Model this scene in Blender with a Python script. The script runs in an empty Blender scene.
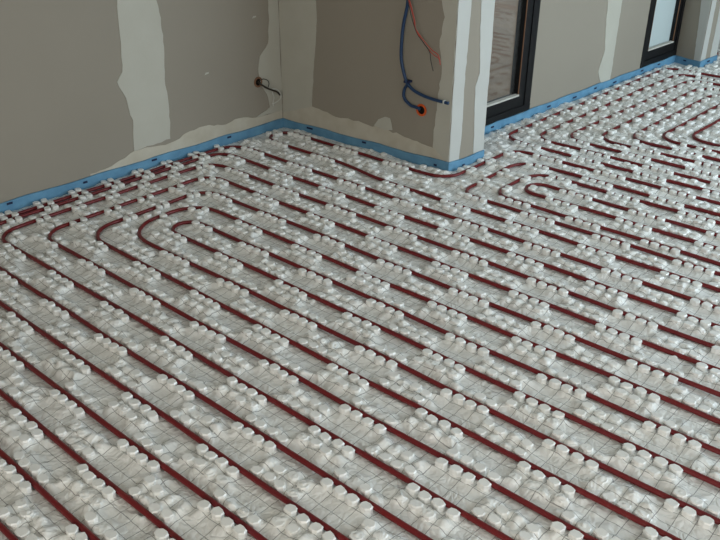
import bpy, bmesh, math, random
import numpy as np
from mathutils import Matrix, Vector
from mathutils.geometry import tessellate_polygon, delaunay_2d_cdt

random.seed(7)
rng = np.random.default_rng(7)
scene = bpy.context.scene
COL = scene.collection

# ------------------------------------------------------------------ camera
CAM = np.array([-0.0992, 0.0170, 1.7113])
RIGHT = np.array([0.75099896, 0.66027269, 0.00636695])
UP = np.array([-0.31407637, 0.34871772, 0.88303567])
FWD = np.array([-0.58082407, 0.66515857, -0.46926269])
FPX = 813.69
cd = bpy.data.cameras.new('camera')
cd.sensor_width = 36.0
cd.lens = FPX / 720.0 * 36.0
cd.clip_start = 0.05
cam = bpy.data.objects.new('camera', cd)
COL.objects.link(cam)
m = Matrix.Identity(4)
for i in range(3):
    m[i][0] = RIGHT[i]; m[i][1] = UP[i]; m[i][2] = -FWD[i]; m[i][3] = CAM[i]
cam.matrix_world = m
scene.camera = cam

# ------------------------------------------------------------------ world, daylight, exposure
w = bpy.data.worlds.new('world'); scene.world = w; w.use_nodes = True
bg = w.node_tree.nodes['Background']
bg.inputs[0].default_value = (0.80, 0.90, 1.0, 1); bg.inputs[1].default_value = 0.75

def area(name, loc, size, size_y, rot, power, col):
    l = bpy.data.lights.new(name, 'AREA'); l.shape = 'RECTANGLE'
    l.size = size; l.size_y = size_y; l.energy = power; l.color = col
    o = bpy.data.objects.new(name, l); COL.objects.link(o)
    o.location = loc; o.rotation_euler = rot
    return o
# daylight entering through the two big openings of the right-hand wall; the rear lamp is added fill
area('window_or_fill_light', (1.97, 5.6, 1.20), 2.2, 3.2, (0, math.radians(90), 0), 166, (0.73, 0.895, 1.0))
area('window_or_fill_light', (1.97, 1.3, 1.35), 1.9, 2.0, (0, math.radians(90), 0), 20, (0.95, 0.97, 1.0))
area('window_or_fill_light', (0.6, -2.43, 1.45), 2.4, 1.7, (math.radians(90), 0, 0), 80, (1.0, 0.95, 0.86))  # fill lamp added behind the camera to brighten the back wall
vs = scene.view_settings
vs.view_transform = 'Standard'; vs.look = 'None'; vs.gamma = 1.0; vs.use_curve_mapping = False
vs.exposure = 0.0

# ------------------------------------------------------------------ materials
def mat(name, col, rough=0.7, spec=0.5, noise=None, bump=None, metallic=0.0):
    """noise = (scale, amount, second colour) ; bump = (scale, strength, distance)"""
    mt = bpy.data.materials.new(name); mt.use_nodes = True
    nt = mt.node_tree; b = nt.nodes['Principled BSDF']
    b.inputs['Base Color'].default_value = (*col, 1); b.inputs['Roughness'].default_value = rough
    b.inputs['Specular IOR Level'].default_value = spec; b.inputs['Metallic'].default_value = metallic
    geo = nt.nodes.new('ShaderNodeNewGeometry')
    if noise:
        n = nt.nodes.new('ShaderNodeTexNoise'); n.inputs['Scale'].default_value = noise[0]
        n.inputs['Detail'].default_value = 5
        nt.links.new(geo.outputs['Position'], n.inputs['Vector'])
        r = nt.nodes.new('ShaderNodeMapRange'); r.inputs[1].default_value = 0.35; r.inputs[2].default_value = 0.7
        r.inputs[3].default_value = 0; r.inputs[4].default_value = noise[1]
        nt.links.new(n.outputs['Fac'], r.inputs[0])
        mx = nt.nodes.new('ShaderNodeMix'); mx.data_type = 'RGBA'
        mx.inputs[6].default_value = (*col, 1); mx.inputs[7].default_value = (*noise[2], 1)
        nt.links.new(r.outputs[0], mx.inputs[0]); nt.links.new(mx.outputs[2], b.inputs['Base Color'])
    if bump:
        n2 = nt.nodes.new('ShaderNodeTexNoise'); n2.inputs['Scale'].default_value = bump[0]
        n2.inputs['Detail'].default_value = 4
        nt.links.new(geo.outputs['Position'], n2.inputs['Vector'])
        bp = nt.nodes.new('ShaderNodeBump'); bp.inputs['Strength'].default_value = bump[1]
        bp.inputs['Distance'].default_value = bump[2]
        nt.links.new(n2.outputs['Fac'], bp.inputs['Height']); nt.links.new(bp.outputs[0], b.inputs['Normal'])
    return mt

def film_material():
    mt = mat('white_film', (0.85, 0.86, 0.845), 0.26, 0.5, noise=(1.7, 0.6, (0.79, 0.78, 0.73)), bump=(55, 0.22, 0.004))
    nt = mt.node_tree; b = nt.nodes['Principled BSDF']
    src = b.inputs['Base Color'].links[0].from_socket
    geo = nt.nodes.new('ShaderNodeNewGeometry')
    vo = nt.nodes.new('ShaderNodeTexVoronoi'); vo.feature = 'DISTANCE_TO_EDGE'; vo.inputs['Scale'].default_value = 34
    dn = nt.nodes.new('ShaderNodeTexNoise'); dn.inputs['Scale'].default_value = 12; nt.links.new(geo.outputs['Position'], dn.inputs['Vector'])
    ds = nt.nodes.new('ShaderNodeVectorMath'); ds.operation = 'MULTIPLY_ADD'; ds.inputs[1].default_value = (.12, .12, .12)
    nt.links.new(dn.outputs['Color'], ds.inputs[0]); nt.links.new(geo.outputs['Position'], ds.inputs[2]); nt.links.new(ds.outputs[0], vo.inputs['Vector'])
    b2 = nt.nodes.new('ShaderNodeBump'); b2.inputs['Strength'].default_value = 0.35; b2.inputs['Distance'].default_value = 0.02
    nt.links.new(vo.outputs['Distance'], b2.inputs['Height'])
    old = b.inputs['Normal'].links[0].from_socket; nt.links.new(old, b2.inputs['Normal']); nt.links.new(b2.outputs[0], b.inputs['Normal'])
    # the printed 50 mm layout grid of the film
    nz = nt.nodes.new('ShaderNodeTexNoise'); nz.inputs['Scale'].default_value = 4.0
    nt.links.new(geo.outputs['Position'], nz.inputs['Vector'])
    off = nt.nodes.new('ShaderNodeVectorMath'); off.operation = 'MULTIPLY_ADD'
    off.inputs[1].default_value = (0.006, 0.006, 0); nt.links.new(nz.outputs['Color'], off.inputs[0])
    nt.links.new(geo.outputs['Position'], off.inputs[2])
    sp = nt.nodes.new('ShaderNodeSeparateXYZ'); nt.links.new(off.outputs[0], sp.inputs[0])
    outs = []
    for ax, o in ((0, 0.006), (1, 0.024)):
        a = nt.nodes.new('ShaderNodeMath'); a.operation = 'SUBTRACT'; a.inputs[1].default_value = o - 50.0
        nt.links.new(sp.outputs[ax], a.inputs[0])
        p = nt.nodes.new('ShaderNodeMath'); p.operation = 'PINGPONG'; p.inputs[1].default_value = 0.025
        nt.links.new(a.outputs[0], p.inputs[0])
        l = nt.nodes.new('ShaderNodeMath'); l.operation = 'LESS_THAN'; l.inputs[1].default_value = 0.0011
        nt.links.new(p.outputs[0], l.inputs[0]); outs.append(l)
    mx = nt.nodes.new('ShaderNodeMath'); mx.operation = 'MAXIMUM'
    nt.links.new(outs[0].outputs[0], mx.inputs[0]); nt.links.new(outs[1].outputs[0], mx.inputs[1])
    am = nt.nodes.new('ShaderNodeMath'); am.operation = 'MULTIPLY'; am.inputs[1].default_value = 0.7
    nt.links.new(mx.outputs[0], am.inputs[0])
    mc = nt.nodes.new('ShaderNodeMix'); mc.data_type = 'RGBA'
    mc.inputs[7].default_value = (0.13, 0.13, 0.125, 1)
    nt.links.new(am.outputs[0], mc.inputs[0]); nt.links.new(src, mc.inputs[6])
    nt.links.new(mc.outputs[2], b.inputs['Base Color'])
    return mt

M = {}
M['film'] = film_material()
M['nub'] = mat('white_nub', (0.85, 0.86, 0.845), 0.28, 0.5, noise=(1.7, 0.6, (0.79, 0.78, 0.73)), bump=(55, 0.3, 0.004))
M['pipe'] = mat('red_pipe', (0.165, 0.013, 0.014), 0.36, 0.35, noise=(3, 0.6, (0.125, 0.012, 0.018)))
M['board'] = mat('plasterboard', (0.300, 0.268, 0.220), 0.9, 0.2, noise=(1.3, 0.6, (0.275, 0.245, 0.20)), bump=(30, 0.05, 0.003))
M['compound'] = mat('joint_compound', (0.475, 0.460, 0.398), 0.85, 0.25, noise=(6, 0.5, (0.43, 0.41, 0.345)), bump=(45, 0.12, 0.003))
M['base_compound'] = mat('base_compound', (0.53, 0.495, 0.415), 0.88, 0.25, noise=(11, 0.8, (0.45, 0.405, 0.32)), bump=(60, 0.25, 0.004))
M['bead'] = mat('white_bead', (0.50, 0.50, 0.47), 0.8, 0.3, noise=(7, 0.4, (0.46, 0.455, 0.42)))
M['foam'] = mat('blue_foam', (0.13, 0.30, 0.45), 0.6, 0.35, noise=(14, 0.7, (0.08, 0.20, 0.33)), bump=(40, 0.2, 0.003))
M['ink'] = mat('dark_ink', (0.012, 0.02, 0.06), 0.7, 0.3)
M['frame'] = mat('anthracite_frame', (0.006, 0.006, 0.007), 0.5, 0.2, noise=(25, 0.5, (0.012, 0.012, 0.012)))
M['gasket'] = mat('brown_gasket', (0.20, 0.10, 0.055), 0.6, 0.3)
M['sill'] = mat('pale_sill', (0.55, 0.53, 0.48), 0.7, 0.3, noise=(12, 0.5, (0.42, 0.40, 0.35)))
M['jamb'] = mat('grey_jamb', (0.10, 0.12, 0.14), 0.6, 0.3)
M['blue_conduit'] = mat('blue_conduit', (0.014, 0.042, 0.105), 0.45, 0.4)
M['orange'] = mat('orange_box', (0.62, 0.10, 0.02), 0.6, 0.3)
M['dark'] = mat('painted_hollow_shade', (0.012, 0.009, 0.007), 0.9, 0.1)  # near-black colour stands in for the shade inside the wall boxes
M['red_wire'] = mat('red_wire', (0.42, 0.06, 0.04), 0.5, 0.4)
M['pale_wire'] = mat('pale_wire', (0.60, 0.60, 0.56), 0.5, 0.4)
M['black_wire'] = mat('black_wire', (0.035, 0.027, 0.02), 0.5, 0.4)
M['ceiling'] = mat('ceiling_plaster', (0.62, 0.60, 0.55), 0.9, 0.2, noise=(2, 0.4, (0.55, 0.53, 0.48)))
M['soil'] = mat('brown_soil', (0.44, 0.32, 0.22), 0.95, 0.1, noise=(2.5, 0.9, (0.30, 0.215, 0.15)), bump=(20, 0.5, 0.03))

def glass_material(name, tint, haze, haze_col):
    mt = bpy.data.materials.new(name); mt.use_nodes = True; nt = mt.node_tree
    out = nt.nodes['Material Output']; nt.nodes.remove(nt.nodes['Principled BSDF'])
    tr = nt.nodes.new('ShaderNodeBsdfTransparent'); tr.inputs[0].default_value = (*tint, 1)
    gl = nt.nodes.new('ShaderNodeBsdfGlossy'); gl.inputs['Roughness'].default_value = 0.03
    m1 = nt.nodes.new('ShaderNodeMixShader'); m1.inputs[0].default_value = 0.10
    nt.links.new(tr.outputs[0], m1.inputs[1]); nt.links.new(gl.outputs[0], m1.inputs[2])
    df = nt.nodes.new('ShaderNodeBsdfDiffuse'); df.inputs[0].default_value = (*haze_col, 1)
    tl = nt.nodes.new('ShaderNodeBsdfTranslucent'); tl.inputs[0].default_value = (*haze_col, 1)
    m3 = nt.nodes.new('ShaderNodeMixShader'); m3.inputs[0].default_value = 0.5
    nt.links.new(df.outputs[0], m3.inputs[1]); nt.links.new(tl.outputs[0], m3.inputs[2])
    m2 = nt.nodes.new('ShaderNodeMixShader'); m2.inputs[0].default_value = haze
    nt.links.new(m1.outputs[0], m2.inputs[1]); nt.links.new(m3.outputs[0], m2.inputs[2])
    nt.links.new(m2.outputs[0], out.inputs['Surface'])
    return mt
M['glass'] = glass_material('clear_glass', (0.93, 0.95, 0.95), 0.05, (0.6, 0.6, 0.58))
M['milky_pane'] = glass_material('milky_glass', (0.9, 0.95, 0.95), 0.72, (0.80, 0.88, 0.88))  # pale diffuse and translucent layer mixed strongly into the pane

# ------------------------------------------------------------------ helpers
def link(name, mesh, material, parent=None, smooth=False):
    if material is not None and not mesh.materials:
        mesh.materials.append(M[material])
    if smooth:
        mesh.polygons.foreach_set('use_smooth', [True] * len(mesh.polygons))
    o = bpy.data.objects.new(name, mesh); COL.objects.link(o)
    if parent is not None: o.parent = parent
    return o

def from_bm(name, bm, material, parent=None, smooth=False):
    bmesh.ops.recalc_face_normals(bm, faces=bm.faces)
    me = bpy.data.meshes.new(name); bm.to_mesh(me); bm.free()
    return link(name, me, material, parent, smooth)

def tag(o, label, cat, group=None):
    o['label'] = label; o['category'] = cat
    if group: o['group'] = group
    return o

def structure(o, label=None):
    o['kind'] = 'structure'
    if label: o['label'] = label
    return o

def empty(name, loc):
    o = bpy.data.objects.new(name, None); COL.objects.link(o); o.location = loc
    o.empty_display_size = 0.05
    return o

def add_prism(bm, poly, z0, z1):
    a = [bm.verts.new((x, y, z0)) for x, y in poly]; b = [bm.verts.new((x, y, z1)) for x, y in poly]
    n = len(poly)
    bm.faces.new(a); bm.faces.new(b)
    for i in range(n): bm.faces.new((a[i], a[(i + 1) % n], b[(i + 1) % n], b[i]))

def add_box(bm, c, s, R=None):
    vs_ = []
    for dx in (-.5, .5):
        for dy in (-.5, .5):
            for dz in (-.5, .5):
                v = Vector((dx * s[0], dy * s[1], dz * s[2]))
                if R is not None: v = R @ v
                vs_.append(bm.verts.new((c[0] + v.x, c[1] + v.y, c[2] + v.z)))
    for f in ((0, 1, 3, 2), (4, 6, 7, 5), (0, 4, 5, 1), (2, 3, 7, 6), (0, 2, 6, 4), (1, 5, 7, 3)):
        bm.faces.new([vs_[i] for i in f])

class Wall:
    """a vertical plane from a to b; (s, z, d) -> world, d is out into the room"""
    def __init__(self, a, b):
        self.a = np.array(a, float); d = np.array(b, float) - self.a
        self.L = float(np.hypot(*d)); self.d = d / self.L; self.n = np.array([self.d[1], -self.d[0]])
    def p(self, s, z, d=0.0):
        q = self.a + self.d * s + self.n * d
        return (float(q[0]), float(q[1]), float(z))
    def xy(self, s, d=0.0): return self.p(s, 0, d)[:2]
    def rot(self): return Matrix.Rotation(math.atan2(self.d[1], self.d[0]), 3, 'Z')

WL = Wall((-4.009 - .0445, -2.5), (-3.945, 3.632))          # left wall
WL.off = float(np.hypot(.0445, 2.5))                      # s measured from y = 0
WB = Wall((-3.945, 3.632), (-2.635, 3.690))               # back wall
WP = Wall((-2.635, 3.690), (-2.605, 4.000))               # side of the pier
WW = Wall((-2.875, 4.05), (-2.738, 7.10))                 # wall with the glazed doors
WF = Wall((-2.735, 7.18), (-2.487, 7.095))                 # far pier, near face
WG = Wall((-2.487, 7.095), (-2.472, 7.43))                 # far pier, side
H = 2.5

def outline_patch(name, wall, pts, material, parent, thick=0.0025, jag=0.004, step=0.03, s0=0.0):
    """joint compound: a ragged-edged coat standing a little proud of the board"""
    P = []
    n = len(pts)
    for i in range(n):
        a, b = pts[i], pts[(i + 1) % n]
        L = math.hypot(b[0] - a[0], b[1] - a[1]); k = max(1, min(40, int(L / step)))
        for j in range(k):
            t = j / k
            e = 0 if j == 0 else 1
            P.append((a[0] + (b[0] - a[0]) * t + e * random.uniform(-jag, jag), a[1] + (b[1] - a[1]) * t + e * random.uniform(-jag, jag)))
    bm = bmesh.new()
    fr = [bm.verts.new(wall.p(s + s0, z, thick)) for s, z in P]
    bk = [bm.verts.new(wall.p(s + s0, z, -0.001)) for s, z in P]
    for t3 in tessellate_polygon([[Vector((s, z, 0)) for s, z in P]]): bm.faces.new([fr[k] for k in t3])
    for i in range(len(P)):
        j = (i + 1) % len(P); bm.faces.new((fr[i], fr[j], bk[j], bk[i]))
    return from_bm(name, bm, material, parent)

def smooth_path(pts, step=0.01):
    """Catmull-Rom through pts"""
    pts = [np.array(p, float) for p in pts]; out = []
    for i in range(len(pts) - 1):
        p0 = pts[max(i - 1, 0)]; p1 = pts[i]; p2 = pts[i + 1]; p3 = pts[min(i + 2, len(pts) - 1)]
        k = max(2, int(np.linalg.norm(p2 - p1) / step))
        for j in range(k):
            t = j / k
            out.append(0.5 * ((2 * p1) + (-p0 + p2) * t + (2 * p0 - 5 * p1 + 4 * p2 - p3) * t * t + (-p0 + 3 * p1 - 3 * p2 + p3) * t ** 3))
    out.append(pts[-1]); return np.array(out)

def tube_mesh(name, path, r, sides=8):
    path = np.asarray(path, float); n = len(path)
    t = np.gradient(path, axis=0); t /= np.linalg.norm(t, axis=1)[:, None] + 1e-12
    ref = np.tile(np.array([0, 0, 1.0]), (n, 1))
    par = np.abs(t[:, 2]) > 0.9; ref[par] = (0, 1, 0)
    u = np.cross(t, ref); u /= np.linalg.norm(u, axis=1)[:, None]
    v = np.cross(u, t)
    for i in range(1, n):                        # keep the frame from flipping
        if u[i] @ u[i - 1] < 0: u[i] *= -1; v[i] *= -1
    ang = np.linspace(0, 2 * np.pi, sides, endpoint=False)
    V = path[:, None, :] + r * (np.cos(ang)[None, :, None] * u[:, None, :] + np.sin(ang)[None, :, None] * v[:, None, :])
    V = V.reshape(-1, 3)
    i, j = np.meshgrid(np.arange(n - 1), np.arange(sides), indexing='ij')
    a = i * sides + j; b = i * sides + (j + 1) % sides
    F = np.stack([a, b, b + sides, a + sides], -1).reshape(-1, 4)
    faces = F.tolist() + [list(range(sides))[::-1], list(range((n - 1) * sides, n * sides))]
    me = bpy.data.meshes.new(name); me.from_pydata(V.tolist(), [], faces); me.update()
    return me

# ------------------------------------------------------------------ the room shell
def wall_prism(name, poly, z0=-0.10, z1=H, material='board'):
    bm = bmesh.new(); add_prism(bm, poly, z0, z1); return structure(from_bm(name, bm, material))

wall_left = wall_prism('wall_left', [WL.xy(0), WL.xy(WL.L), (WL.xy(WL.L)[0], 4.05), (-4.25, 4.05), (-4.25, -2.5)])
wall_back = wall_prism('wall_back', [WB.xy(0.001), WB.xy(WB.L), WP.xy(WP.L), WW.xy(-0.03), (-3.05, 4.05), (WB.xy(0.001)[0], 4.05)])
D1A, D1B, D2A, D2B, HEAD, SILL = -0.03, 0.862, 2.478, 3.13, 2.15, 0.062
D1A = 0.0
bm = bmesh.new()
def wseg(s0, s1, z0, z1, t=0.10):
    add_prism(bm, [WW.xy(s0), WW.xy(s1), WW.xy(s1, -t), WW.xy(s0, -t)], z0, z1)
wseg(-0.03, D1A, -0.10, H); wseg(D1A, D1B, -0.10, 0.045); wseg(D1A, D1B, HEAD, H); wseg(D1B, D2A, -0.10, H)
wseg(D2A, D2B, -0.10, 0.045); wseg(D2A, D2B, HEAD, H)
wall_window = structure(from_bm('wall_window', bm, 'board'))
wall_pier = wall_prism('wall_pier', [WW.xy(D2B + .002), WF.xy(WF.L), WG.xy(WG.L), (-3.4, 7.47), (-3.4, 7.27), WW.xy(D2B + .002, -.1)])
bm = bmesh.new(); add_prism(bm, [(-3.4, 7.471), (-2.86, 7.471), (-2.86, 11.2), (-3.4, 11.2)], -.1, H)
structure(from_bm('wall_passage', bm, 'board'))
wall_prism('wall_end', [(-3.4, 11.2), (2.2, 11.2), (2.2, 11.4), (-3.4, 11.4)])
# right-hand wall with its daylight openings, rear wall with one for the added fill
bm = bmesh.new()
def rseg(y0, y1, z0, z1): add_prism(bm, [(2.0, y0), (2.2, y0), (2.2, y1), (2.0, y1)], z0, z1)
rseg(-2.7, 0.3, -.1, H); rseg(0.3, 2.3, -.1, .35); rseg(0.3, 2.3, 2.35, H); rseg(2.3, 4.0, -.1, H)
rseg(4.0, 7.2, -.1, .08); rseg(4.0, 7.2, 2.35, H); rseg(7.2, 11.2, -.1, H)
structure(from_bm('wall_right', bm, 'board'))
bm = bmesh.new()
def qseg(x0, x1, z0, z1): add_prism(bm, [(x0, -2.7), (x1, -2.7), (x1, -2.5), (x0, -2.5)], z0, z1)
qseg(-4.25, -.6, -.1, H); qseg(-.6, 1.8, -.1, .6); qseg(-.6, 1.8, 2.3, H); qseg(1.8, 2.2, -.1, H)
structure(from_bm('wall_rear', bm, 'board'))
wall_prism('ceiling', [(-4.25, -2.7), (2.2, -2.7), (2.2, 11.4), (-3.4, 11.4), (-3.4, 4.05), (-4.25, 4.05)], H, H + .15, 'ceiling')

# joint compound on the walls (s along the wall, z up)
o = WL.off
outline_patch('joint_compound', WL, [(2.50, H), (2.499, .954), (2.489, .812), (2.484, .698), (2.473, .582), (2.434, .534), (2.476, .437), (2.487, .339), (2.502, .306), (2.484, .130),
    (2.733, .140), (2.745, .239), (2.747, .369), (2.738, .458), (2.749, .598), (2.759, .735), (2.749, .86), (2.738, .925), (2.74, H)], 'compound', wall_left, s0=o)
outline_patch('base_compound', WL, [(2.194, .055), (2.194, .072), (2.33, .080), (2.42, .105), (2.484, .128), (2.591, .125), (2.729, .115), (2.80, .125), (2.879, .152), (2.992, .157), (3.121, .132), (3.267, .144), (3.40, .118),
    (3.628, .118), (3.628, .05)], 'base_compound', wall_left, thick=.0018, jag=.006, s0=o)
outline_patch('joint_compound', WL, [(3.546, H), (3.546, .827), (3.547, .707), (3.53, .569), (3.455, .497), (3.438, .42), (3.455, .32), (3.50, .25), (3.52, .16), (3.40, .118), (3.628, .118), (3.628, H)], 'compound', wall_left, s0=o)
for s, z in ((3.02, .462), (3.22, .88), (3.41, .735)):
    outline_patch('filler_spot', WL, [(s, z), (s + .03, z + .004), (s + .034, z + .012), (s + .01, z + .013)], 'compound', wall_left, thick=.0015, jag=.001, s0=o)
outline_patch('joint_compound', WB, [(0.003, H), (0.003, .10), (.262, .19), (.285, .446), (.317, .735), (.312, .851), (.312, H)], 'compound', wall_back, jag=.003)
outline_patch('base_compound', WB, [(0.003, .05), (0.003, .20), (.262, .19), (.388, .178), (.495, .161), (.56, .172), (.679, .166), (.811, .160), (.961, .153), (1.085, .140), (1.199, .125), (1.309, .11), (1.309, .05)], 'base_compound', wall_back, thick=.0018, jag=.007)
outline_patch('filler_spot', WB, [(.765, .168), (.80, .215), (.85, .24), (.885, .238), (.905, .17), (.85, .158)], 'compound', wall_back, thick=.002)
outline_patch('joint_compound', WB, [(1.215, H), (1.209, .951), (1.234, .866), (1.209, .742), (1.232, .598), (1.214, .352), (1.20, .20), (1.198, .13), (1.309, .06), (1.309, H)], 'compound', wall_back, jag=.005)
outline_patch('corner_bead', WP, [(.002, .05), (.002, H), (.108, H), (.106, .95), (.102, .714), (.093, .466), (.10, .233), (.088, .05)], 'bead', wall_back, jag=.003)
outline_patch('corner_bead', WP, [(.188, H), (.19, .94), (.200, .765), (.222, .54), (.191, .466), (.204, .27), (.222, .05), (.310, .05), (.310, H)], 'bead', wall_back, jag=.003)
outline_patch('joint_compound', WW, [(1.774, H), (1.774, .681), (1.787, .538), (1.835, .311), (1.779, .156), (1.82, .09), (1.864, .05), (1.99, .05), (1.993, .156), (1.991, .414), (1.991, H)], 'compound', wall_window, jag=.004)
outline_patch('joint_compound', WF, [(.155, H), (.159, .554), (.172, .421), (.199, .05), (.258, .05), (.258, H)], 'bead', wall_pier, jag=.003)
outline_patch('corner_bead', WG, [(.003, .05), (.003, H), (.085, H), (.088, .559), (.10, .05)], 'bead', wall_pier, jag=.003)
outline_patch('corner_bead', WG, [(.18, H), (.19, .5), (.20, .05), (.335, .05), (.335, H)], 'bead', wall_pier, jag=.003)

# ------------------------------------------------------------------ glazed doors
def glazed_door(name, s0, s1, z0, gl, gr, pane_mat, label):
    root = empty(name, WW.p((s0 + s1) / 2, z0)); structure(root, label)
    R = WW.rot(); inv = Matrix.Translation(root.location).inverted()
    def piece(nm, a, b, za, zb, d0, d1, material, parent=root):
        b_ = bmesh.new(); add_prism(b_, [WW.xy(a, d0), WW.xy(b, d0), WW.xy(b, d1), WW.xy(a, d1)], za, zb)
        ob = from_bm(nm, b_, material, parent); ob.matrix_parent_inverse = inv
        return ob
    lo, hi = gl, gr
    g0 = 0.182
    # outer frame, then the sash standing a little back of it
    piece('frame_stile', s0, s0 + (lo - s0) * .5, z0, HEAD, -.075, .004, 'frame'); piece('frame_stile', s1 - (s1 - hi) * .5, s1, z0, HEAD, -.075, .004, 'frame')
    piece('frame_rail', s0, s1, z0, z0 + .045, -.075, .006, 'frame'); piece('frame_rail', s0, s1, HEAD - .05, HEAD, -.075, .004, 'frame')
    piece('sash_stile', s0 + (lo - s0) * .5, lo, z0 + .045, HEAD - .05, -.075, -.004, 'frame'); piece('sash_stile', hi, s1 - (s1 - hi) * .5, z0 + .045, HEAD - .05, -.075, -.004, 'frame')
    piece('sash_rail', lo, hi, z0 + .045, g0, -.075, -.004, 'frame'); piece('sash_rail', lo, hi, HEAD - .13, HEAD - .05, -.075, -.004, 'frame')
    piece('glazing_bead', hi - .004, hi, g0, HEAD - .13, -.009, -.003, 'gasket')
    piece('glazing_bead', lo, hi, g0, g0 + .012, -.03, .001, 'sill'); piece('glazing_bead', lo, lo + .004, g0, HEAD - .13, -.016, -.003, 'gasket')
    p = piece('pane', lo, hi, g0, HEAD - .13, -.048, -.042, pane_mat)
    piece('threshold', s0, s1, 0.045, z0, -.10, .003, 'sill')
    piece('outer_jamb', s1 - .06, s1, z0, HEAD, -.10, -.078, 'jamb')
    return root
glazed_door('door_1', D1A, D1B, SILL, .10, .722, 'glass', 'dark framed glazed door beside the pier')
glazed_door('door_2', D2A, D2B, SILL, 2.585, 3.045, 'milky_pane', 'dark framed glazed door by the far pier')

# ground seen outside through the glass
nx, ny = 90, 110
xs = np.linspace(-12, -3.06, nx); ys = np.linspace(3.9, 17, ny)
X, Y = np.meshgrid(xs, ys, indexing='ij')
Z = -.16 + .018 * np.sin(X * 21 + 1.3 * np.sin(Y * 3.1) + .8 * np.sin(Y * 7)) * (X < -3.5) + .02 * np.sin(X * 5 + Y * 2)
i, j = np.meshgrid(np.arange(nx - 1), np.arange(ny - 1), indexing='ij'); a = i * ny + j
me = bpy.data.meshes.new('ground_outside'); me.from_pydata(np.stack([X, Y, Z], -1).reshape(-1, 3).tolist(), [], np.stack([a, a + ny, a + ny + 1, a + 1], -1).reshape(-1, 4).tolist())
structure(link('ground_outside', me, 'soil', None, True))

# ------------------------------------------------------------------ pipe layout on the 50 mm lattice
def warp(P):
    P = np.array(P, float); y = P[..., 1]
    yo = np.where(y > 4.265, 4.265 + (y - 4.265) * .89, y)
    g = np.clip((yo - 4.30) / .12, 0, 1)
    P[..., 0] = P[..., 0] + g * (-.03 + .022 * (yo - 4.4)); P[..., 1] = yo
    return P

def rounded(pts, r):
    """polyline with rounded corners; r per interior corner"""
    pts = [np.array(p, float) for p in pts]; out = [pts[0]]
    for i in range(1, len(pts) - 1):
        p, a, b = pts[i], pts[i - 1], pts[i + 1]
        rr = min(r if np.isscalar(r) else r[i - 1], .5 * np.linalg.norm(a - p), .5 * np.linalg.norm(b - p))
        u = (a - p) / np.linalg.norm(a - p); v = (b - p) / np.linalg.norm(b - p)
        if abs(u @ v + 1) < 1e-3: out.append(p); continue
        c = p + (u + v) * rr
        for t in np.linspace(0, math.pi / 2, 9):
            out.append(c - v * rr * math.cos(t) - u * rr * math.sin(t))
    out.append(pts[-1]); return out

def resample(pts, step):
    pts = np.array(pts); d = np.r_[0, np.cumsum(np.linalg.norm(np.diff(pts, axis=0), axis=1))]
    n = int(d[-1] / step) + 1; t = np.linspace(0, d[-1], n)
    return np.stack([np.interp(t, d, pts[:, k]) for k in range(2)], -1)

def yk(k): return .765 + .15 * k
PIPE_R = .0092
PIPE_Z = .0118
pipe_pts = []
def heating_pipe(pts, r, label):
    path = resample(rounded(pts, r), .03)
    s = np.arange(len(path)) * .03
    ph = random.uniform(0, 9)
    nrm = np.gradient(path, axis=0); nrm = np.stack([-nrm[:, 1], nrm[:, 0]], -1); nrm /= np.linalg.norm(nrm, axis=1)[:, None]
    path = path + nrm * (.0022 * np.sin(s * 2.3 + ph) + .0016 * np.sin(s * 6.1 + 2 * ph))[:, None]
    path = warp(path)
    pipe_pts.append(path)
    z = PIPE_Z + .0016 * np.sin(s * 3.1 + ph) + .001 * np.sin(s * 9 + ph)
    me = tube_mesh('heating_pipe', np.c_[path, z], PIPE_R, 10)
    return tag(link('heating_pipe', me, 'pipe', None, True), label, 'pipe', 'underfloor heating pipes')

# spiral in front of the back wall: hairpin in the middle, each turn one 150 mm row further out
P1 = [(0.70, yk(9)), (-3.19, yk(9)), (-3.19, yk(10)), (0.85, yk(10)), (0.85, yk(8)), (-3.34, yk(8)), (-3.34, yk(11)), (1.00, yk(11)), (1.00, yk(7)),
      (-3.45, yk(7)), (-3.45, yk(12)), (1.15, yk(12)), (1.15, yk(6)), (-3.60, yk(6)), (-3.60, yk(13)), (1.30, yk(13)), (1.30, yk(5)), (-3.75, yk(5)), (-3.75, yk(14)),
      (1.45, yk(14)), (1.45, yk(4)), (-3.85, yk(4)), (-3.85, yk(15)), (1.60, yk(15)), (1.60, yk(3)), (-3.90, yk(3)), (-3.90, yk(16)), (1.90, yk(16))]
R1 = [.075, .075, .1, .1, .20, .16, .1, .1, .16, .12, .1, .1, .13, .12, .1, .1, .12, .12, .1, .1, .12, .12, .1, .1, .12, .14]
heating_pipe(P1, R1, 'dark red pipe spiral whose innermost hairpin lies in front of the left wall')
# the runs nearest the camera
heating_pipe([(-3.90, -1.6), (-3.90, yk(2)), (1.60, yk(2)), (1.60, yk(-5)), (-3.15, yk(-5)), (-3.15, yk(-2)), (1.30, yk(-2)), (1.30, yk(-1)), (-3.30, yk(-1)), (-3.30, -1.2), (-3.6, -1.2), (-3.6, yk(0)), (1.45, yk(0)), (1.45, yk(1)), (-3.75, yk(1)), (-3.75, -1.6)],
             .1, 'dark red pipe with the straight runs across the bottom left corner, nearest the camera')
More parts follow.
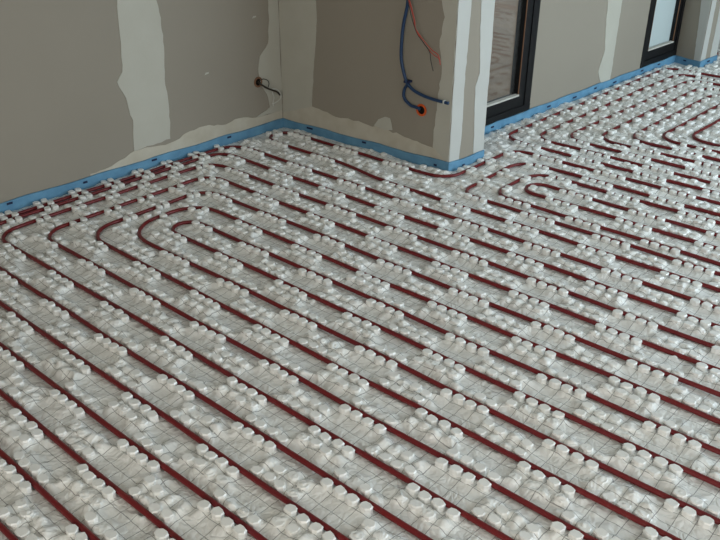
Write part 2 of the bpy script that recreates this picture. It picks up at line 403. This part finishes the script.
# spiral right of the plastered pier, its outer run hugging the back wall and the pier corner
P2 = [(0.50, 3.715), (-2.165, 3.715), (-2.165, 3.865), (0.65, 3.865), (0.65, 3.565), (-2.25, 3.565), (-2.25, 4.015), (0.80, 4.015), (0.80, 3.465), (-2.40, 3.465), (-2.40, 4.115),
      (0.95, 4.115), (0.95, yk(17)), (-2.85, yk(17)), (-3.15, 3.365), (-3.85, 3.365), (-3.85, 3.565), (-2.55, 3.565), (-2.55, 4.265), (1.90, 4.265)]
R2 = [.075, .075, .1, .1, .1, .15, .1, .1, .1, .14, .1, .1, .1, .1, .1, .1, .13, .12]
heating_pipe(P2, R2, 'dark red pipe hugging the back wall and pier corner, coiling into a spiral beyond')
# nested loops along the wall with the glazed doors
P3 = []
for q in range(10, 0, -1):
    xl, yb, yt, xr = -2.70 + .15 * (q - 1) - (0, 0, 0, 0, 0, 0, .01, .02, .02, .02, .02)[q], 4.415 + .15 * (q - 1), 7.235 - .15 * (q - 1), 0.35 + .15 * (10 - q)
    P3 += [(xr, yb), (xl, yb), (xl, yt), (xr + .15, yt)]
heating_pipe(P3, .14, 'dark red pipe in nested loops along the wall with the two glazed doors')
P4 = []
for q in range(6, 0, -1):
    xl, yb, yt, xr = -2.60 + .15 * (q - 1), 7.965 + .15 * (q - 1), 11.4 - .15 * (q - 1), 0.7 + .15 * (6 - q)
    P4 += [(xr, yb), (xl, yb), (xl, yt), (xr + .15, yt)]
heating_pipe(P4, .11, 'dark red pipe loops on the floor beyond the far pier')
ALLP = np.concatenate(pipe_pts)

# ------------------------------------------------------------------ nubs of the insulation panels
def inside_room(x, y, mg):
    if y < 3.70:
        if x < -4.009 + y * .0176 + mg: return False
        if x < -2.60 and y > 3.632 + (x + 3.945) * .0443 - mg: return False
        return True
    if y < 4.04: return x > -2.635 + (y - 3.69) * .097 + mg
    if y < 7.095 - mg: return x > -2.875 + (y - 4.05) * .0449 + mg
    if y < 7.48: return x > -2.487 + mg
    return x > -2.86 + mg

nub_xy = []
for b in range(-16, 67):
    y0 = 1.715 + .1 * b
    for c in range(-17, 11):
        if (c + b) % 2: continue
        x0 = -1.0 + .2 * c
        for r in range(2):
            for q in range(4):
                x = x0 + .025 + .05 * q; y = y0 + .025 + .05 * r
                zz = .0045 if (q + r) % 2 else -.0045
                nub_xy.append((x, y + zz, (q + 2 * r)))
nub_xy = np.array(nub_xy)
W_ = warp(nub_xy[:, :2])
keep = np.array([inside_room(x, y, .030) and x < 1.3 and .1 < y < 9.5 for x, y in W_])
nub_xy = nub_xy[keep]; W_ = W_[keep]
# distance from each nub to the nearest pipe
cell = {}
for i, p in enumerate(ALLP): cell.setdefault((int(p[0] // .1), int(p[1] // .1)), []).append(i)
def pipe_near(x, y):
    ci, cj = int(x // .1), int(y // .1); ids = []
    for di in (-1, 0, 1):
        for dj in (-1, 0, 1): ids += cell.get((ci + di, cj + dj), [])
    if not ids: return 9., np.zeros(2)
    d = ALLP[ids] - (x, y); k = np.argmin((d ** 2).sum(1)); return math.hypot(*d[k]), d[k]
near = [pipe_near(x, y) for x, y in W_]
ok = np.array([n[0] > .0165 for n in near])
W_ = W_[ok]; nub_xy = nub_xy[ok]; near = [n for n, k in zip(near, ok) if k]
ND = np.array([n[0] for n in near]); NV = np.array([n[1] for n in near])
# a nub that would touch a bent pipe is pressed aside a little
push = np.clip(.0275 - ND, 0, .012)[:, None] * NV / np.maximum(ND, 1e-6)[:, None]
W_ = W_ - push
exposed = (ND < .045) & ((NV[:, 1] > .4 * ND) | (np.abs(NV[:, 0]) > .8 * np.abs(NV[:, 1])))
beside = ND < .045
NUB_H = .0276

def nub_mesh(k):
    rr = random.Random(k); sides = 8
    base = [(0.0195, 0.0), (.0165, .0125), (.004, .0165), (-.010, .0155), (-.0195, .003), (-.0165, -.0115), (-.002, -.0165), (.013, -.0145)]
    base = [(x * rr.uniform(.97, 1.13), y * rr.uniform(.95, 1.09)) for x, y in base]
    V = []
    for z, s in ((-.004, 1.02), (.0165, .94), (.0232, 1.0), (NUB_H, .84)):
        tl = (rr.uniform(-.0012, .0012), rr.uniform(-.0012, .0012)) if z > .02 else (0, 0)
        for x, y in base: V.append((x * s, y * s, z + (tl[0] * x + tl[1] * y) * 40 * (z > .016)))
    F = []
    for r in range(3):
        for i in range(sides): F.append((r * sides + i, r * sides + (i + 1) % sides, (r + 1) * sides + (i + 1) % sides, (r + 1) * sides + i))
    F.append(tuple(range(3 * sides, 4 * sides)))
    me = bpy.data.meshes.new('nub'); me.from_pydata(V, [], F); me.update(); me.materials.append(M['nub'])
    return me
NM = [nub_mesh(k) for k in range(6)]

# ------------------------------------------------------------------ floor: printed film draped over the nubs and pressed down by the pipes
def spaced(parts):
    out = []
    for a, b, h in parts: out += list(np.linspace(a, b, max(2, int(round((b - a) / h))), endpoint=False))
    out.append(parts[-1][1]); return np.array(out)
gx = spaced([(-4.06, .35, .0075), (.35, 1.0, .02), (1.0, 2.0, .25)])
gy = spaced([(-2.5, .3, .2), (.3, .55, .02), (.55, 3.3, .007), (3.3, 5.2, .011), (5.2, 9.6, .022), (9.6, 11.2, .2)])
NX, NY = len(gx), len(gy)
Hh = np.zeros((NX, NY)); DP = np.full((NX, NY), .2)
def window(x, y, r):
    return slice(np.searchsorted(gx, x - r), np.searchsorted(gx, x + r)), slice(np.searchsorted(gy, y - r), np.searchsorted(gy, y + r))
for p in resample(ALLP, .03) if False else ALLP:
    sx, sy = window(p[0], p[1], .06)
    if sx.start == sx.stop or sy.start == sy.stop: continue
    d = np.hypot(gx[sx][:, None] - p[0], (gy[sy] - p[1])[None, :]); DP[sx, sy] = np.minimum(DP[sx, sy], d)
# the film is taut between nub tops, pipe and panel: a triangulated sheet with flat facets and creases
cp, ch = [], []
nub_cells = {}
for i, (x, y) in enumerate(W_):
    nub_cells.setdefault((int(x // .05), int(y // .05)), []).append(i)
    if exposed[i]:
        u = -NV[i] / max(ND[i], 1e-6)                       # the side turned away from the pipe
        cp.append((x + u[0] * .017, y + u[1] * .017)); ch.append(random.uniform(.003, .017)); continue
    a0 = random.uniform(0, 6.28); n3 = 3 if y < 4.0 else 2
    hb = NUB_H * (random.uniform(.7, 1.1) if not beside[i] else random.uniform(.5, .95))
    for q in range(n3):
        an = a0 + q * 6.283 / n3 + random.uniform(-.4, .4); rr = random.uniform(.007, .013)
        cp.append((x + rr * math.cos(an), y + rr * math.sin(an))); ch.append(hb * random.uniform(.85, 1.0))
dips = set()
for i, (x, y, q) in enumerate(nub_xy):                       # the sheet sags between neighbouring tops
    if exposed[i] and beside[i]: continue
    for ox_, oy_ in ((.025, 0), (0, .025), (.025, .025), (-.025, 0), (0, -.025), (-.025, .025)):
        k = (round((x + ox_) / .025), round((y + oy_ - .015) / .025))
        if k in dips or random.random() < .12: continue
        dips.add(k); wx, wy = warp((x + ox_ + random.uniform(-.003, .003), y + oy_ + random.uniform(-.003, .003)))
        cp.append((float(wx), float(wy))); ch.append(NUB_H * random.choice([.1, .2, .3, .45, .65]))
def nub_dist(x, y):
    ci, cj = int(x // .05), int(y // .05); dm = .2
    for di in (-1, 0, 1):
        for dj in (-1, 0, 1):
            for k in nub_cells.get((ci + di, cj + dj), []): dm = min(dm, math.hypot(W_[k][0] - x, W_[k][1] - y))
    return dm
def ground_points(x0, x1, y0, y1, st):
    for x in np.arange(x0, x1, st):
        for y in np.arange(y0, y1, st):
            px, py = x + random.uniform(-.35, .35) * st, y + random.uniform(-.35, .35) * st
            if nub_dist(px, py) > .030:
                cp.append((px, py)); ch.append(random.choice([0, 0, .001, .002, .004]))
ground_points(-4.0, .4, .3, 3.6, .036); ground_points(-2.9, .4, 3.6, 9.6, .06)
for pth in pipe_pts:
    for k in range(0, len(pth) - 1, 2):
        t = pth[k + 1] - pth[k]; t = np.array([-t[1], t[0]]) / (np.linalg.norm(t) + 1e-9)
        if not (-4.1 < pth[k][0] < .5 and .2 < pth[k][1] < 9.6): continue
        for sg in (-1, 1): cp.append(tuple(pth[k] + t * sg * .0085)); ch.append(0.0)
for x in np.arange(-4.2, .8, .3): cp += [(x, 0.0), (x, 10.0)]; ch += [0, 0]
for y in np.arange(.2, 10, .3): cp += [(-4.2, y), (.75, y)]; ch += [0, 0]
key = {}
for p, h in zip(cp, ch): key.setdefault((round(p[0], 3), round(p[1], 3)), h)
cpu = list(key.keys()); chu = list(key.values())
dv, de, dfc, ov, oe, of = delaunay_2d_cdt([Vector(p) for p in cpu], [], [], 0, 1e-5)
DV = np.array([(v.x, v.y) for v in dv]); DH = np.array([chu[o_[0]] if o_ else 0.0 for o_ in ov])
for tri in dfc:
    A, B, C_ = DV[tri[0]], DV[tri[1]], DV[tri[2]]; hA, hB, hC = DH[tri[0]], DH[tri[1]], DH[tri[2]]
    if hA == 0 and hB == 0 and hC == 0: continue
    lo_x, hi_x = min(A[0], B[0], C_[0]), max(A[0], B[0], C_[0]); lo_y, hi_y = min(A[1], B[1], C_[1]), max(A[1], B[1], C_[1])
    i0, i1 = np.searchsorted(gx, (lo_x, hi_x)); j0, j1 = np.searchsorted(gy, (lo_y, hi_y))
    if i0 == i1 or j0 == j1: continue
    det = (B[1] - C_[1]) * (A[0] - C_[0]) + (C_[0] - B[0]) * (A[1] - C_[1])
    if abs(det) < 1e-12: continue
    X_ = gx[i0:i1][:, None] - C_[0]; Y_ = gy[j0:j1][None, :] - C_[1]
    l0 = ((B[1] - C_[1]) * X_ + (C_[0] - B[0]) * Y_) / det; l1 = ((C_[1] - A[1]) * X_ + (A[0] - C_[0]) * Y_) / det; l2 = 1 - l0 - l1
    ins = (l0 >= -1e-6) & (l1 >= -1e-6) & (l2 >= -1e-6)
    hh = l0 * hA + l1 * hB + l2 * hC
    sub = Hh[i0:i1, j0:j1]; sub[ins] = hh[ins]
# folds running from nub to nub
uncovered = np.where(~exposed)[0]
for i in range(len(W_)):
    if random.random() > .3: continue
    ang = random.choice([0.1, .7, 1.2, 1.57, 2.3, -.6, 3.1, -1.5]) + random.uniform(-.25, .25); L = random.uniform(.05, .11)
    x0, y0 = W_[i]; ex, ey = math.cos(ang), math.sin(ang); hgt = random.uniform(.004, .011)
    sx, sy = window(x0 + ex * L / 2, y0 + ey * L / 2, L / 2 + .02)
    if sx.start == sx.stop or sy.start == sy.stop: continue
    dx = gx[sx][:, None] - x0; dy = (gy[sy] - y0)[None, :]
    u = dx * ex + dy * ey; v = np.abs(-dx * ey + dy * ex)
    h = hgt * np.clip(1 - v / .012, 0, 1) * np.clip(1 - u / L, 0, 1) * (u > -.005)
    Hh[sx, sy] = np.maximum(Hh[sx, sy], h)
# small free wrinkles
XX, YY = np.meshgrid(gx, gy, indexing='ij')
def ridged(sc, seed):
    g = np.random.default_rng(seed).uniform(0, 1, (256, 256))
    u = XX * sc + .31 * YY * sc; v = YY * sc - .23 * XX * sc
    iu = np.floor(u).astype(int); iv = np.floor(v).astype(int); fu = u - iu; fv = v - iv
    fu = fu * fu * (3 - 2 * fu); fv = fv * fv * (3 - 2 * fv)
    a = g[iu % 256, iv % 256]; b = g[(iu + 1) % 256, iv % 256]; c = g[iu % 256, (iv + 1) % 256]; d = g[(iu + 1) % 256, (iv + 1) % 256]
    n = (a * (1 - fu) + b * fu) * (1 - fv) + (c * (1 - fu) + d * fu) * fv
    return 1 - np.abs(2 * n - 1)
Hh += .0028 * ridged(24, 1) ** 3 + .0016 * ridged(55, 2) ** 2
groove = np.clip((DP - .0085) / .013, 0, 1); groove = groove * groove * (3 - 2 * groove)
Hh = Hh * groove
inside = np.ones((NX, NY), bool)
inside &= ~((XX < -4.03))
inside &= ~((YY > 3.76) & (YY < 4.0) & (XX < -2.68))
inside &= ~((YY > 3.76) & (XX < -2.95))
idx = np.full((NX, NY), -1); idx[inside] = np.arange(inside.sum())
V = np.stack([XX[inside], YY[inside], Hh[inside]], -1)
a = idx[:-1, :-1]; b = idx[1:, :-1]; c = idx[1:, 1:]; d = idx[:-1, 1:]
good = (a >= 0) & (b >= 0) & (c >= 0) & (d >= 0)
F = np.stack([a[good], b[good], c[good], d[good]], -1).astype(np.int32)
me = bpy.data.meshes.new('floor')
me.vertices.add(len(V)); me.vertices.foreach_set('co', V.astype(np.float32).ravel())
me.loops.add(F.size); me.loops.foreach_set('vertex_index', F.ravel())
me.polygons.add(len(F)); me.polygons.foreach_set('loop_start', np.arange(0, F.size, 4, dtype=np.int32))
me.polygons.foreach_set('loop_total', np.full(len(F), 4, dtype=np.int32))
me.update(calc_edges=True); me.validate()
floor = structure(link('floor', me, 'film', None, True), 'white grid-printed film draped over nubbed floor heating panels')

# the 300 nubs that show largest are objects of their own, the rest one mesh
rel = np.c_[W_, np.full(len(W_), .02)] - CAM
dep = rel @ FWD; pu = 360 + FPX * (rel @ RIGHT) / dep; pv = 270 - FPX * (rel @ UP) / dep
vis = (dep > .3) & (pu > -4) & (pu < 724) & (pv > -4) & (pv < 544)
order = np.argsort(np.where(vis & exposed, dep, 1e6))
top = set(order[:300].tolist())
rv, rf = [], []
coords = []
for mm in NM:
    co = np.empty(len(mm.vertices) * 3); mm.vertices.foreach_get('co', co); coords.append((co.reshape(-1, 3), [list(p.vertices) for p in mm.polygons]))
base = 0
for i, (x, y) in enumerate(W_):
    k = random.randrange(6); rz = (math.pi if nub_xy[i, 2] % 2 else 0) + random.uniform(-.2, .2)
    sz = random.uniform(.92, 1.06) if exposed[i] else random.choice([.5, .7, .8, .9, 1.0])
    if i in top:
        ob = bpy.data.objects.new('nub', NM[k]); COL.objects.link(ob); ob.parent = floor
        ob.location = (x, y, 0); ob.rotation_euler = (0, 0, rz); ob.scale = (1, 1, sz)
    else:
        co, fs = coords[k]; cz, sn = math.cos(rz), math.sin(rz)
        rv.append(np.stack([co[:, 0] * cz - co[:, 1] * sn + x, co[:, 0] * sn + co[:, 1] * cz + y, co[:, 2] * sz], -1))
        rf += [[v + base for v in f] for f in fs]; base += len(co)
me = bpy.data.meshes.new('nub_field'); me.from_pydata(np.concatenate(rv).tolist(), [], rf); me.update()
nf = link('nub_field', me, 'nub', floor); nf['kind'] = 'stuff'

# ------------------------------------------------------------------ blue foam edge strips
def edge_strip(name, pts, label, marks, h=.062, t=.008):
    """pts: floor polyline along the wall faces, room to the right of the direction of travel"""
    pts = [np.array(p, float) for p in pts]; n = len(pts)
    nr = []
    for i in range(n):
        ds = []
        if i > 0: ds.append(pts[i] - pts[i - 1])
        if i < n - 1: ds.append(pts[i + 1] - pts[i])
        ns = [np.array([d[1], -d[0]]) / np.linalg.norm(d) for d in ds]
        v = sum(ns); v = v / (v @ ns[0]); nr.append(v)
    # sample along so that the top edge can waver slightly
    P, N = [], []
    for i in range(n - 1):
        k = max(1, int(np.linalg.norm(pts[i + 1] - pts[i]) / .06))
        for j in range(k + (i == n - 2)):
            f = j / k; P.append(pts[i] * (1 - f) + pts[i + 1] * f); N.append(nr[i] * (1 - f) + nr[i + 1] * f)
    b_ = bmesh.new(); rings = []
    for q, (p, nn) in enumerate(zip(P, N)):
        hh = h + .003 * math.sin(q * .9) + random.uniform(-.0015, .0015)
        bo = random.uniform(0, .0025)
        a0 = p + nn * .0035; a1 = p + nn * (t + .0035 + bo)
        rings.append([b_.verts.new((a0[0], a0[1], -.01)), b_.verts.new((a1[0], a1[1], -.01)), b_.verts.new((a1[0], a1[1], hh)), b_.verts.new((a0[0], a0[1], hh))])
    for r0, r1 in zip(rings, rings[1:]):
        for e in range(4): b_.faces.new((r0[e], r0[(e + 1) % 4], r1[(e + 1) % 4], r1[e]))
    b_.faces.new(rings[0]); b_.faces.new(rings[-1])
    ob = tag(from_bm(name, b_, 'foam'), label, 'edge strip', 'blue foam edge strips')
    for wl, s, z, L in marks:
        bb = bmesh.new(); add_box(bb, wl.p(s, z, t + .0068), (L, .003, .011), wl.rot())
        from_bm('printed_mark', bb, 'ink', ob)
    return ob
e1 = [WL.xy(0.02), WL.xy(WL.L), WB.xy(WB.L), WP.xy(WP.L)]
edge_strip('edge_strip', e1, 'blue foam edge strip around the left wall, the corner, the back wall and the pier', [(WL, o + 1.72, .05, .03), (WL, o + 2.60, .048, .035), (WL, o + 3.16, .048, .03), (WL, o + 2.15, .04, .025), (WB, .70, .05, .03), (WB, .25, .046, .05), (WB, 1.23, .03, .02), (WP, .12, .02, .02)])
e2 = [WW.xy(0.0), WF.xy(0), WF.xy(WF.L), WG.xy(WG.L)]
edge_strip('edge_strip', e2, 'blue foam edge strip below the glazed doors and around the far pier', [(WW, .42, .04, .03), (WW, 1.1, .035, .04), (WW, 1.45, .03, .05), (WW, 1.75, .04, .03), (WW, 2.05, .03, .05), (WW, 2.5, .04, .04), (WW, 2.8, .04, .04), (WF, .12, .04, .03), (WG, .15, .04, .05)])

# ------------------------------------------------------------------ conduits, boxes and wires in the walls
def wire(name, wall, pts, r, material, parent=None, s0=0.0, sides=8):
    path = smooth_path([wall.p(s + s0, z, d) for s, z, d in pts], .008)
    me = tube_mesh(name, path, r, sides)
    ob = link(name, me, material, parent, True)
    return ob
def wall_ring(bm, wall, s, z, d0, d1, r0, r1, n=20):
    """round flush box: collar around the painted dark opening"""
    def ring(r, d): return [bm.verts.new(wall.p(s + r * math.cos(2 * math.pi * q / n), z + r * math.sin(2 * math.pi * q / n), d)) for q in range(n)]
    A, B, C_ = ring(r1, d1), ring(r0, d1), ring(r0, d0)
    D_ = ring(r1, d0)
    for P_, Q_ in ((A, B), (B, C_), (D_, A)):
        for q in range(n): bm.faces.new((P_[q], P_[(q + 1) % n], Q_[(q + 1) % n], Q_[q]))
def flush_box(wall, s, z, r, material, label):
    bm = bmesh.new(); wall_ring(bm, wall, s, z, .0005, .004, r * .66, r)
    root = tag(from_bm('flush_box', bm, material), label, 'wall box')
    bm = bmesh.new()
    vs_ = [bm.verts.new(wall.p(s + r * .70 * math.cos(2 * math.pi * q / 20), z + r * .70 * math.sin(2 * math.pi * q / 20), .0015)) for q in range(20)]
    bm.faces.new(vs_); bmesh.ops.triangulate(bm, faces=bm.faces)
    from_bm('box_shade_disc', bm, 'dark', root)  # flat disc, its dark colour imitates the shaded depth of the box
    return root
flush_box(WB, 1.108, .331, .036, 'orange', 'orange round wall box with a blue conduit end in the back wall')
flush_box(WB, 1.01, 1.28, .036, 'orange', 'orange round wall box high on the back wall above the hanging conduit')
flush_box(WL, o + 3.431, .341, .034, 'gasket', 'dark round wall box with loose wires near the corner of the left wall')

c1 = wire('conduit', WB, [(1.01, 1.28, .013), (1.015, 1.25, .025), (1.018, 1.1, .036), (1.013, .985, .036), (1.010, .907, .036), (.987, .797, .036), (.978, .686, .036), (.981, .603, .036), (1.005, .522, .036), (1.028, .480, .036), (1.071, .448, .036), (1.148, .427, .036), (1.23, .419, .036), (1.31, .417, .036)], .0095, 'blue_conduit')
tag(c1, 'long blue conduit hanging down the back wall, free end at the pier corner', 'conduit')
bm = bmesh.new(); add_box(bm, WB.p(1.282, .418, .036), (.008, .0205, .0205), WB.rot()); from_bm('tape_band', bm, 'pale_wire', c1)
c2 = wire('conduit', WB, [(1.024, .492, .015), (1.012, .465, .015), (.993, .431, .016), (.996, .385, .018), (1.04, .352, .018), (1.083, .346, .018), (1.108, .338, .014)], .0095, 'blue_conduit')
tag(c2, 'short blue conduit curling from the orange wall box up to the long conduit', 'conduit')
bm = bmesh.new(); add_box(bm, WB.p(1.022, .487, .024), (.032, .040, .012), WB.rot()); from_bm('cable_tie', bm, 'ink', c2)

def wires_root(label, loc):
    return tag(empty('electrical_wires', loc), label, 'wires')
r1 = wires_root('red and dark wires dangling in front of the back wall beside the blue conduit', (0, 0, 0))
wire('wire', WB, [(1.01, 1.28, .016), (1.02, 1.1, .058), (1.028, .964, .058), (1.050, .899, .058), (1.073, .839, .058), (1.082, .798, .058), (1.144, .737, .058), (1.199, .696, .058), (1.240, .676, .058), (1.255, .640, .058)], .0026, 'red_wire', r1, sides=6)
wire('wire', WB, [(1.012, 1.278, .016), (1.026, 1.1, .060), (1.035, .964, .060), (1.057, .899, .060), (1.080, .835, .060), (1.089, .79, .060), (1.147, .722, .060), (1.209, .674, .060), (1.247, .658, .060), (1.259, .625, .060)], .0024, 'red_wire', r1, sides=6)
wire('wire', WB, [(1.008, 1.278, .016), (1.014, 1.1, .062), (1.024, .964, .062), (1.045, .895, .062), (1.069, .83, .062), (1.100, .77, .062), (1.144, .728, .062), (1.187, .684, .062), (1.196, .642, .062), (1.216, .585, .062)], .0025, 'black_wire', r1, sides=6)
r2 = wires_root('black and pale wires hanging out of the box near the corner of the left wall', (0, 0, 0))
wire('wire', WL, [(3.425, .347, .004), (3.425, .336, .022), (3.437, .327, .03), (3.478, .299, .03), (3.519, .278, .03), (3.562, .257, .03), (3.587, .232, .03)], .0065, 'black_wire', r2, o, 6)
wire('wire', WL, [(3.430, .347, .004), (3.435, .355, .02), (3.453, .361, .025), (3.486, .348, .025), (3.501, .326, .025), (3.491, .302, .027)], .003, 'black_wire', r2, o, 6)
wire('wire', WL, [(3.52, .285, .03), (3.554, .278, .036), (3.579, .253, .036), (3.592, .223, .034), (3.576, .201, .03), (3.54, .189, .03), (3.514, .188, .03)], .0028, 'pale_wire', r2, o, 6)
wire('wire', WL, [(3.519, .278, .03), (3.526, .251, .03), (3.534, .223, .03), (3.523, .192, .03), (3.53, .165, .03)], .0028, 'pale_wire', r2, o, 6)
